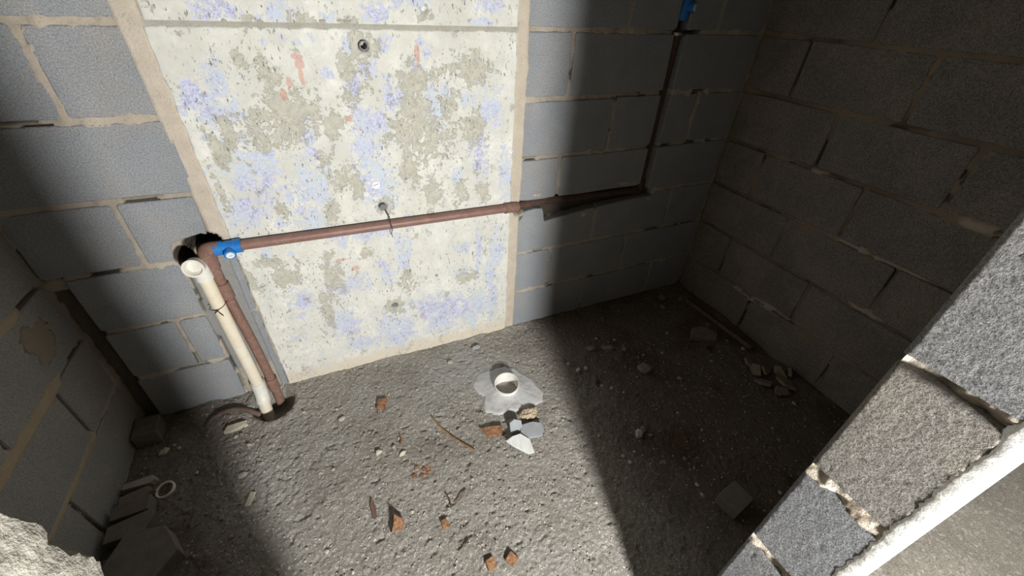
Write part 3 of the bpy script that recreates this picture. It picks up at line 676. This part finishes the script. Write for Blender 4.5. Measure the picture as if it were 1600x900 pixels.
for v in (v1, v2): v.matrix_parent_inverse = Matrix.Translation(-wp.location)

# ------------------------------------------------------------------ cream drain pipe
RD = .0200
dp = empty('drain_pipe', (-.405, -.06, -.03)); tag(dp, 'cream plastic drain pipe rising beside the brown one, open socket on top', 'pipe')
child(tube('pipe', spline([(-.4145, -.031, .575), (-.4135, -.030, .50), (-.4115, -.031, .33), (-.407, -.036, .13), (-.4055, -.041, .065)], 8), RD, M_CREAM, seg=28), dp)
child(tube('elbow', spline([(-.4145, -.030, .548), (-.4145, -.030, .578), (-.4165, -.032, .594), (-.4185, -.038, .600), (-.4205, -.046, .602)], 6), [RD*1.18]*25, M_WHITE, seg=28), dp)
s = child(tube('socket', [(-.4195, -.036, .6005), (-.4200, -.044, .602), (-.4208, -.058, .604), (-.4210, -.062, .6045)], [.0255, .0262, .0265, .0280], M_WHITE, seg=32, inner=[.019, .019, .0215, .0225]), dp); s['label'] = 'open round socket facing out'
child(tube('socket_floor', [(-.4196, -.038, .601), (-.4198, -.041, .6012)], .0195, M_CREAM, seg=24), dp)
child(tube('coupling', spline([(-.4063, -.039, .088), (-.4058, -.044, .048), (-.4058, -.050, .030), (-.4060, -.058, .014)], 5), RD*1.16, M_WHITE, seg=28), dp)
child(tube('lower_pipe', spline([(-.4060, -.052, .026), (-.4068, -.062, .0), (-.408, -.070, -.04), (-.409, -.076, -.075)], 5), RD*1.04, M_CREAM, seg=28), dp)
child(tube('coupling_ring', [(-.4060, -.0565, .0165), (-.4064, -.0605, .006)], RD*1.2, M_WHITE, seg=28), dp)

# tie wires
def wire(name, pts, r=.0011, mat=M_WIRE, parent=None, n=8): return tube(name, spline(pts, n), r, mat, parent, 7)
bands = []
tw = empty('tie_wire', (-.40, -.03, .45)); tag(tw, 'rusty twisted wire binding the cream and brown riser pipes together', 'wire')
o = wire('loop', [(-.439, -.018, .440), (-.437, -.038, .441), (-.425, -.0495, .443), (-.410, -.0525, .4445), (-.397, -.044, .448), (-.390, -.0300, .452), (-.380, -.0260, .456), (-.369, -.018, .459), (-.366, -.010, .459)]); child(o, tw)
o = wire('twisted_end', [(-.423, -.052, .443), (-.414, -.055, .440), (-.409, -.057, .430), (-.404, -.058, .421)], .0014); child(o, tw)
o = wire('twisted_end', [(-.410, -.053, .444), (-.418, -.055, .438), (-.424, -.054, .432)], .0012); child(o, tw)
tw2 = empty('tie_wire', (.135, -.03, .69)); tag(tw2, 'thin dark wire hanging from the grey wall plug around the horizontal brown pipe', 'wire')
o = wire('wire_loop', [(.139, -.009, .686), (.144, -.018, .668), (.150, -.030, .655), (.147, -.0375, .640), (.151, -.036, .622), (.148, -.030, .606), (.149, -.028, .588)], .0012); child(o, tw2)
o = wire('wire_loop', [(.141, -.009, .684), (.149, -.022, .664), (.146, -.033, .650), (.151, -.0375, .632), (.149, -.033, .612)], .0010); child(o, tw2)

# ------------------------------------------------------------------ floor drain stub
fd = empty('floor_drain', (DRN[0], DRN[1], 0)); tag(fd, 'cream round drain pipe stub set in smooth cement on the floor', 'drain')
child(tube('pipe_stub', [(DRN[0], DRN[1], -.14), (DRN[0], DRN[1], .0), (DRN[0]-.001, DRN[1]-.003, .036), (DRN[0]-.0015, DRN[1]-.0035, .0395)], [.0475, .0475, .0490, .0485], M_WHITE, seg=48, inner=[.0445, .0445, .0455, .0468]), fd)
M_DARK = m_simple('dry_silt', (.10, .085, .065), (.14, .12, .09), .95, .1, 60, .002, 150)
child(tube('silt', [(DRN[0], DRN[1], -.135), (DRN[0], DRN[1], -.11)], .0446, M_DARK, seg=32), fd)
na, nr = 120, 26
A = np.linspace(0, 2*math.pi, na); T = np.linspace(0, 1, nr); Ag, Tg = np.meshgrid(A, T, indexing='ij')
Aw = np.where(Ag > math.pi, Ag-2*math.pi, Ag); pr = poly_r(COLLAR, DRN, Aw)*(1+.05*np.array([vnoise(np.cos(a)*4, np.sin(a)*4, 510) for a in A])[:, None]*1.0)
rr = .0480+(pr*1.02-.0480)*Tg; Xc = DRN[0]+rr*np.cos(Ag); Yc = DRN[1]+rr*np.sin(Ag)
Zc = .002+.012*np.exp(-(rr-.048)/.03)+.004*(1-Tg)+.0022*fbm(Xc, Yc, 22, 3, 515)*(Tg > .02)+.0016*fbm(Xc, Yc, 60, 3, 518)-smooth(.72, 1, Tg)*.013
child(grid_obj('cement_collar', Xc, Yc, Zc, M_CEMENT, flip=False), fd)

# ------------------------------------------------------------------ loose things on the floor
def hull(pts):
    bm = bmesh.new(); vs = [bm.verts.new(p) for p in pts]; r = bmesh.ops.convex_hull(bm, input=vs)
    bad = [g for g in r['geom_interior'] if isinstance(g, bmesh.types.BMVert)]
    if bad: bmesh.ops.delete(bm, geom=bad, context='VERTS')
    return bm
def rock_pts(a, b, c, seed, n=14):
    r = random.Random(seed); P = []
    for i in range(n):
        z = 1-2*(i+.5)/n; t = i*2.39996+r.uniform(-.4, .4); q = math.sqrt(1-z*z); k = r.uniform(.78, 1.08)
        P.append((a*q*math.cos(t)*k, b*q*math.sin(t)*k, c*z*k))
    return P
def rock(name, x, y, a, b, c, rot, mat, label, cat='stone', group=None, tilt=(0, 0), seed=None, up=0.):
    seed = seed if seed is not None else int(abs(x*7331+y*1297)*100)
    bm = hull(rock_pts(a, b, c, seed))
    bmesh.ops.bevel(bm, geom=list(bm.edges), offset=min(a, b, c)*.12, segments=1, affect='EDGES')
    o = bm_obj(name, bm, mat, None, (x, y, fzm(x, y, min(a, b)*.5)+c*.45+up)); o.rotation_euler = (math.radians(tilt[0]), math.radians(tilt[1]), math.radians(rot))
    return tag(o, label, cat, group)
def slab(name, x, y, outline, th, rot, mat, label, cat, tilt=(0, 0), group=None, up=.0, rough=.0015, seed=1, bev=.0015, z=None):
    r = random.Random(seed); bm = bmesh.new(); top = [bm.verts.new((p[0]+r.uniform(-rough, rough), p[1]+r.uniform(-rough, rough), th/2+r.uniform(-rough, rough)*.5)) for p in outline]
    f = bm.faces.new(top); ex = bmesh.ops.extrude_face_region(bm, geom=[f]); vs = [g for g in ex['geom'] if isinstance(g, bmesh.types.BMVert)]
    for v in vs: v.co.z = -th/2; v.co.x *= r.uniform(.94, 1.04); v.co.y *= r.uniform(.94, 1.04)
    bmesh.ops.recalc_face_normals(bm, faces=bm.faces)
    if bev: bmesh.ops.bevel(bm, geom=list(bm.edges), offset=bev, segments=1, affect='EDGES')
    zz = fzm(x, y, .012)+th*.4+up if z is None else z
    o = bm_obj(name, bm, mat, None, (x, y, zz)); o.rotation_euler = (math.radians(tilt[0]), math.radians(tilt[1]), math.radians(rot))
    return tag(o, label, cat, group)
# left side rubble
slab('block_piece', -.742, -.085, [(-.032, -.045), (.034, -.038), (.036, .036), (-.030, .044)], .055, 4, M_DARKBR, 'squarish grey block piece in the back left corner', 'block', up=.004)
slab('block_piece', -.728, -.278, [(-.040, -.010), (.028, -.013), (.040, -.004), (.034, .009), (-.040, .011)], .035, 3, M_STONE, 'thin pale block sliver, farthest of the row along the left wall', 'block', tilt=(14, 0))
slab('block_piece', -.726, -.322, [(-.040, -.015), (.022, -.016), (.040, -.006), (.033, .011), (-.010, .015), (-.040, .012)], .035, 11, M_STONEB, 'narrow brown-grey block sliver, second in the row along the left wall', 'block', tilt=(12, 0))
slab('block_piece', -.720, -.372, [(-.045, -.022), (.042, -.024), (.044, .020), (-.043, .018)], .05, 5, M_DARKBR, 'dark straight-edged block piece in the middle of the row along the left wall', 'block', tilt=(8, 0))
slab('block_piece', -.712, -.428, [(-.055, -.028), (.03, -.034), (.055, .012), (.045, .026), (-.05, .020)], .05, 8, M_DARKBR, 'dark block piece just behind the largest broken block by the left wall', 'block', tilt=(6, 4))
slab('broken_block', -.655, -.535, [(-.085, -.05), (.045, -.075), (.085, -.01), (.035, .060), (-.055, .062)], .075, -8, M_DARKBR, 'largest broken block piece at the near end of the row by the left wall', 'block', tilt=(5, 2))
rock('stone', -.697, -.165, .021, .016, .009, 20, M_PALE, 'round yellowish stone beside the square block piece in the corner')
rock('stone', -.672, -.149, .007, .006, .005, 0, M_PALE, 'tiny pale stone between the yellowish stone and the back wall')
rock('stone', -.655, -.168, .008, .007, .006, 30, M_PALE, 'tiny pale stone right of the yellowish stone')
# plastic ring
def ring_mesh(R_, r, h):
    V = []; F = []; n = 40; prof = [(R_-r, 0), (R_+r, 0), (R_+r, h), (R_+r*.5, h+.001), (R_-r*.5, h+.001), (R_-r, h)]
    for i in range(n):
        a = 2*math.pi*i/n
        for q, z in prof: V.append((q*math.cos(a), q*math.sin(a), z))
    m = len(prof)
    for i in range(n):
        for j in range(m): F.append((i*m+j, ((i+1) % n)*m+j, ((i+1) % n)*m+(j+1) % m, i*m+(j+1) % m))
    return V, F
V, F = ring_mesh(.0235, .0028, .007)
ro = mesh_obj('plastic_ring', V, F, M_CREAM, None, (-.664, -.318, fzm(-.664, -.318, .02)+.003)); ro.rotation_euler = (.12, -.1, 0)
tag(ro, 'cream plastic ring lying on the dark floor near the left wall', 'ring')
slab('mortar_chip', -.490, -.146, [(-.036, -.013), (-.012, -.018), (.016, -.012), (.033, -.006), (.034, .014), (.004, .012), (-.026, .013)], .014, 4, M_PALE, 'flat pale mortar chip below the brown hose end', 'chip', tilt=(3, 2))
rock('stone', -.462, -.150, .013, .010, .008, 10, M_PALE, 'small pale stone touching the flat chip near the pipes')
rock('stone', -.488, -.187, .010, .008, .006, 50, M_STONE, 'small grey stone in front of the flat pale chip')
slab('pale_chip', -.430, -.446, [(-.008, -.023), (.006, -.02), (.011, .022), (-.004, .024)], .007, -14, M_PALE, 'narrow cream chip standing out on the shadow edge at left', 'chip')
rock('stone', -.456, -.352, .019, .012, .008, 15, M_STONE, 'light flat stone on the shadow edge left of centre')
# hose stub half buried by the pipes
hs = tube('hose', spline([(-.585, -.112, .006), (-.565, -.090, .016), (-.530, -.076, .022), (-.490, -.078, .022), (-.455, -.090, .012), (-.42, -.105, -.012)], 8), .0085, M_HOSE, None, 12)
tag(hs, 'dark brown hose end curving out of the pit at the pipe feet', 'hose')
# pile by the floor drain
o = rock('mortar_lump', .497, -.483, .047, .030, .022, -8, M_CRUST, 'tan crusty mortar lump just in front of the floor drain', 'mortar', seed=11)
md = o.modifiers.new('s', 'SUBSURF'); md.levels = md.render_levels = 4; md.subdivision_type = 'SIMPLE'
tx = bpy.data.textures.new('crust', 'VORONOI'); tx.noise_scale = .011; tx.distance_metric = 'DISTANCE'
dm = o.modifiers.new('d', 'DISPLACE'); dm.texture = tx; dm.strength = .010; dm.mid_level = .45
slab('cement_chip', .474, -.556, [(-.042, -.006), (-.028, -.026), (.030, -.030), (.044, -.010), (.040, .020), (.01, .032), (-.040, .030)], .012, -10, M_GREYC, 'flat grey cement chip leaning under the tan mortar lump', 'chip', tilt=(8, -4), up=.008)
slab('cement_chip', .420, -.522, [(-.028, -.020), (.020, -.024), (.030, .004), (.012, .022), (-.012, .024)], .010, 10, M_GREYC, 'small grey cement chip propped up between the rust-brown chip and the lump', 'chip', tilt=(48, -14), up=.020)
slab('white_chip', .408, -.592, [(-.045, .020), (-.020, -.006), (.020, -.042), (.044, -.040), (.040, .010), (.012, .036), (-.020, .034)], .009, -4, M_TILEW, 'whitish broken chip, frontmost of the pile by the floor drain', 'chip', tilt=(16, 5), up=.010)
slab('rusty_chip', .347, -.502, [(-.042, .024), (-.030, -.006), (-.026, -.020), (.026, -.026), (.036, .010), (.012, .014), (-.008, .022)], .008, -4, M_RUST, 'rust-brown jagged wood chip left of the whitish chip', 'wood chip', tilt=(10, -8), up=.006, rough=.003)
# rust brown bits over the lit floor
slab('rusty_chip', -.002, -.238, [(-.020, -.020), (.014, -.024), (.020, .022), (-.010, .020)], .010, -6, M_RUST, 'squarish brown wood chip between the pipes and the floor drain', 'wood chip', tilt=(12, 10), up=.004, rough=.003)
tg = tube('twig', spline([(.157, -.372, fz(.157, -.372)+.012), (.178, -.425, fz(.178, -.425)+.010), (.205, -.475, fz(.205, -.475)+.008), (.232, -.516, fz(.232, -.516)+.009), (.258, -.550, fz(.258, -.55)+.008)], 6), .0026, M_TWIG, None, 8)
tag(tg, 'long curved rust-brown twig left of the pile by the drain', 'twig')
def twig(x0, y0, x1, y1, label, r=.0018, mat=M_DTWIG):
    mx, my = (x0+x1)/2+.003, (y0+y1)/2-.002
    o = tube('twig', spline([(x0, y0, fz(x0, y0)+.003), (mx, my, fz(mx, my)+.006), (x1, y1, fz(x1, y1)+.003)], 5), r, mat, None, 7); return tag(o, label, 'twig')
twig(.124, -.650, .128, -.705, 'short brown twig, left one of the pair below the rust stain', .0022)
twig(.138, -.688, .186, -.664, 'short dark twig, right one of the pair below the rust stain', .0022)
twig(.110, -.826, .148, -.808, 'dark twig near the bottom edge of the sunlit floor', .0020)
twig(.028, -.428, .034, -.388, 'short brown stick above the rust stain', .0028, M_TWIG)
slab('dry_leaf', -.092, -.612, [(-.006, -.034), (.004, -.036), (.009, .0), (.006, .030), (-.001, .037), (-.008, .012)], .005, 4, M_DTWIG, 'narrow dark dry leaf on the lit floor left of the brown fragment', 'leaf', tilt=(4, 14), rough=.002)
slab('rusty_chip', -.035, -.690, [(-.018, -.018), (.014, -.022), (.022, -.002), (.004, .024), (-.006, .018)], .020, 12, M_RUST, 'upright brown wood fragment casting a dark shadow low in the lit floor', 'wood chip', tilt=(28, 8), up=.006, rough=.004)
slab('rusty_chip', .098, -.742, [(-.010, -.013), (.010, -.014), (.008, .012), (-.008, .013)], .010, 10, M_RUST, 'small brown wood chip right of the upright fragment', 'wood chip', tilt=(15, 0), rough=.002)
slab('rusty_chip', .185, -.893, [(-.012, -.015), (.013, -.014), (.010, .014), (-.011, .012)], .012, 10, M_RUST, 'brown wood chip at the bottom edge, left of the last one', 'wood chip', tilt=(15, 10), rough=.003)
slab('rusty_chip', .242, -.905, [(-.014, -.012), (.013, -.016), (.014, .012), (-.009, .015)], .012, 40, M_RUST, 'brown wood chip at the bottom edge, nearest the shadow', 'wood chip', tilt=(10, -10), rough=.003)
for i, (x, y) in enumerate(((.06, -.535), (.082, -.548), (.095, -.556), (.070, -.566), (.045, -.560))):
    slab('rust_flake', x, y, [(-.007, -.006), (.006, -.008), (.008, .005), (-.004, .008)], .004, i*50, M_RUST, 'orange rust flake in the stain at the middle of the lit floor', 'rust flake', group='rust flakes in the orange stain', rough=.002)
rock('stone', -.046, -.432, .014, .010, .009, 10, M_PALE, 'pale stone left of the short brown stick')
rock('stone', .028, -.464, .016, .008, .008, 30, M_PALE, 'pale stone just below the short brown stick')
rock('stone', .005, -.430, .010, .008, .007, 30, M_STONE, 'small grey stone between the two pale ones by the short stick')
rock('stone', .433, -.075, .026, .014, .012, 10, M_GREYC, 'grey stone against the foot of the painted panel')
rock('stone', .300, -.120, .015, .012, .009, 10, M_STONE, 'grey stone left of the one at the foot of the painted panel')
rock('stone', -.147, -.248, .018, .010, .009, 10, M_STONE, 'flat pinkish stone on the lit floor right of the pipe pit')
# darker right side
S_ = [(1.061, -.462, .042, .034, .018, 12, M_STONEB, 'flat light stone alone in the middle of the shaded floor'),
 (.911, -.270, .034, .018, .012, -15, M_STONEB, 'flat oval stone in the shade near the back wall'),
 (.985, -.294, .038, .018, .012, -20, M_STONEB, 'long flat stone right of the oval one in the shade'),
 (1.046, -.331, .018, .012, .010, 10, M_STONEB, 'small brown stone in front of the long flat one'),
 (.831, -.713, .026, .020, .020, 30, M_STONE, 'greenish grey stone leading the small cluster in mid shade'),
 (.862, -.700, .016, .014, .012, 60, M_STONEB, 'round brown stone right of the greenish grey one'),
 (.870, -.730, .013, .009, .009, 10, M_STONEB, 'dark stone closing the small cluster in mid shade'),
 (.845, -.458, .013, .011, .010, 20, M_STONE, 'grey stone beside the black hole in the shaded floor'),
 (.790, -.360, .017, .012, .010, 20, M_STONE, 'grey stone, left of the pair near the shadow edge at back'),
 (.825, -.365, .014, .012, .011, 80, M_STONE, 'grey stone, right of the pair near the shadow edge at back'),
 (1.165, -.560, .020, .012, .012, -40, M_STONEB, 'oblong stone between the lone flat stone and the rubble heap'),
 (1.50, -.06, .030, .026, .020, 10, M_STONEB, 'dark stone deep in the back right corner'),
 (1.56, -.13, .026, .020, .016, 50, M_STONEB, 'dark stone at the right wall foot near the corner'),
 (1.43, -.14, .022, .018, .014, 80, M_STONEB, 'dark stone in front of the back right corner')]
for x, y, a, b, c, r, m, l in S_: rock('stone', x, y, a, b, c, r, m, l)
slab('block_piece', .950, -1.030, [(-.042, -.034), (.040, -.036), (.044, .034), (-.040, .036)], .045, 12, M_DARKBR, 'cube-like dark block piece in the shade close to the doorway jamb', 'block', up=.004)
slab('board', 1.575, -.36, [(-.020, -.20), (.018, -.20), (.020, .20), (-.018, .20)], .018, 3, M_DTWIG, 'dark narrow board lying along the foot of the right wall', 'board', tilt=(0, 20), up=.014)
slab('mortar_slab', 1.455, -.385, [(-.065, -.03), (.05, -.045), (.075, .0), (.03, .04), (-.04, .035)], .022, -20, M_STONEB, 'flat mortar slab beside the dark board at the right wall', 'mortar', tilt=(4, 4), up=.002)
sh = [(1.52, -.600, 38, .030, 22, 'farthest'), (1.50, -.650, 60, .034, -28, 'second'), (1.545, -.665, 15, .036, 35, 'third'), (1.58, -.700, 100, .030, -60, 'fourth'), (1.475, -.715, 130, .034, 18, 'fifth'), (1.555, -.745, 70, .048, 14, 'sixth'), (1.62, -.720, 20, .036, 62, 'steepest'), (1.50, -.775, 160, .032, -15, 'nearest')]
for i, (x, y, r, s, t, w_) in enumerate(sh):
    L = {'farthest': 'dark mortar shard at the far end of the heap by the right wall', 'second': 'dark shard leaning backwards near the far end of the heap', 'third': 'shard tilted towards the right wall in the middle of the heap', 'fourth': 'shard standing on edge in the middle of the heap by the right wall', 'fifth': 'shard on the side of the heap that faces the room', 'sixth': 'widest flat shard on top of the heap by the right wall', 'steepest': 'shard stood almost upright against the right wall', 'nearest': 'dark shard at the near foot of the heap by the right wall'}[w_]
    slab('mortar_shard', x, y, [(-s, -s*.45), (s*.5, -s*.6), (s, 0), (s*.4, s*.6), (-s*.7, s*.5)], .012, r, M_STONEB, L, 'mortar', tilt=(t, t*.4), up=abs(t)*.0002+.006*(i % 3), seed=i+5, rough=.003)

# scattered stones one cannot tell apart, then the finest gravel
taken = []
def scatter(n, xr, yr, sz, mats, label, group, seed):
    r = random.Random(seed); c = 0
    while c < n:
        x = r.uniform(*xr); y = r.uniform(*yr)
        if math.hypot(x-DRN[0], y-DRN[1]) < .15 or math.hypot(x+.38, y+.10) < .10 or any(math.hypot(x-a, y-b) < .028 for a, b in taken): continue
        taken.append((x, y)); s = r.uniform(*sz)
        rock('pebble', x, y, s, s*r.uniform(.6, .95), s*r.uniform(.45, .75), r.uniform(0, 360), r.choice(mats), label, 'pebble', group, seed=r.randrange(9999)); c += 1
scatter(46, (-.28, .62), (-.95, -.06), (.004, .0085), [M_STONE, M_STONE, M_PALE], 'small grey pebble lying on the sunlit floor', 'pebbles on the sunlit floor', 1)
scatter(40, (-.70, -.42), (-.85, -.05), (.004, .010), [M_STONE, M_STONEB, M_STONEB], 'small pebble on the dark floor strip by the left wall', 'pebbles in the left shadow', 2)
scatter(70, (.68, 1.60), (-1.10, -.05), (.005, .012), [M_STONE, M_STONEB, M_STONEB], 'small pebble on the shaded right part of the floor', 'pebbles in the right shadow', 3)
def gravel(name, n, mat, seed, dens):
    r = np.random.default_rng(seed); V = []; F = []
    T = []
    for s in range(6):
        bm = hull(rock_pts(1, .8, .6, s+40, 9)); bm.verts.ensure_lookup_table()
        T.append((np.array([v.co[:] for v in bm.verts]), [tuple(v.index for v in f.verts) for f in bm.faces])); bm.free()
    c = 0; b = 0
    while c < n:
        x = r.uniform(XL+.02, XR-.02); y = r.uniform(-1.2, -.01)
        if r.random() > dens(x, y) or math.hypot(x-DRN[0], y-DRN[1]) < .14 or math.hypot(x+.38, y+.10) < .085: continue
        v, f = T[r.integers(6)]; s = r.uniform(.0018, .0050); a = r.uniform(0, 6.28); cs, sn = math.cos(a), math.sin(a)
        q = v*s; q = np.stack([q[:, 0]*cs-q[:, 1]*sn+x, q[:, 0]*sn+q[:, 1]*cs+y, q[:, 2]+fz(x, y)+s*.25], -1)
        V += q.tolist(); F += [tuple(i+b for i in g) for g in f]; b += len(v); c += 1
    o = mesh_obj(name, V, F, mat); return o
g1 = gravel('gravel', 3600, M_STONE, 5, lambda x, y: .35+.65*(abs(x-.1) < .6)); tag(g1, 'fine grey mortar gravel strewn over the whole floor', 'gravel', kind='stuff')
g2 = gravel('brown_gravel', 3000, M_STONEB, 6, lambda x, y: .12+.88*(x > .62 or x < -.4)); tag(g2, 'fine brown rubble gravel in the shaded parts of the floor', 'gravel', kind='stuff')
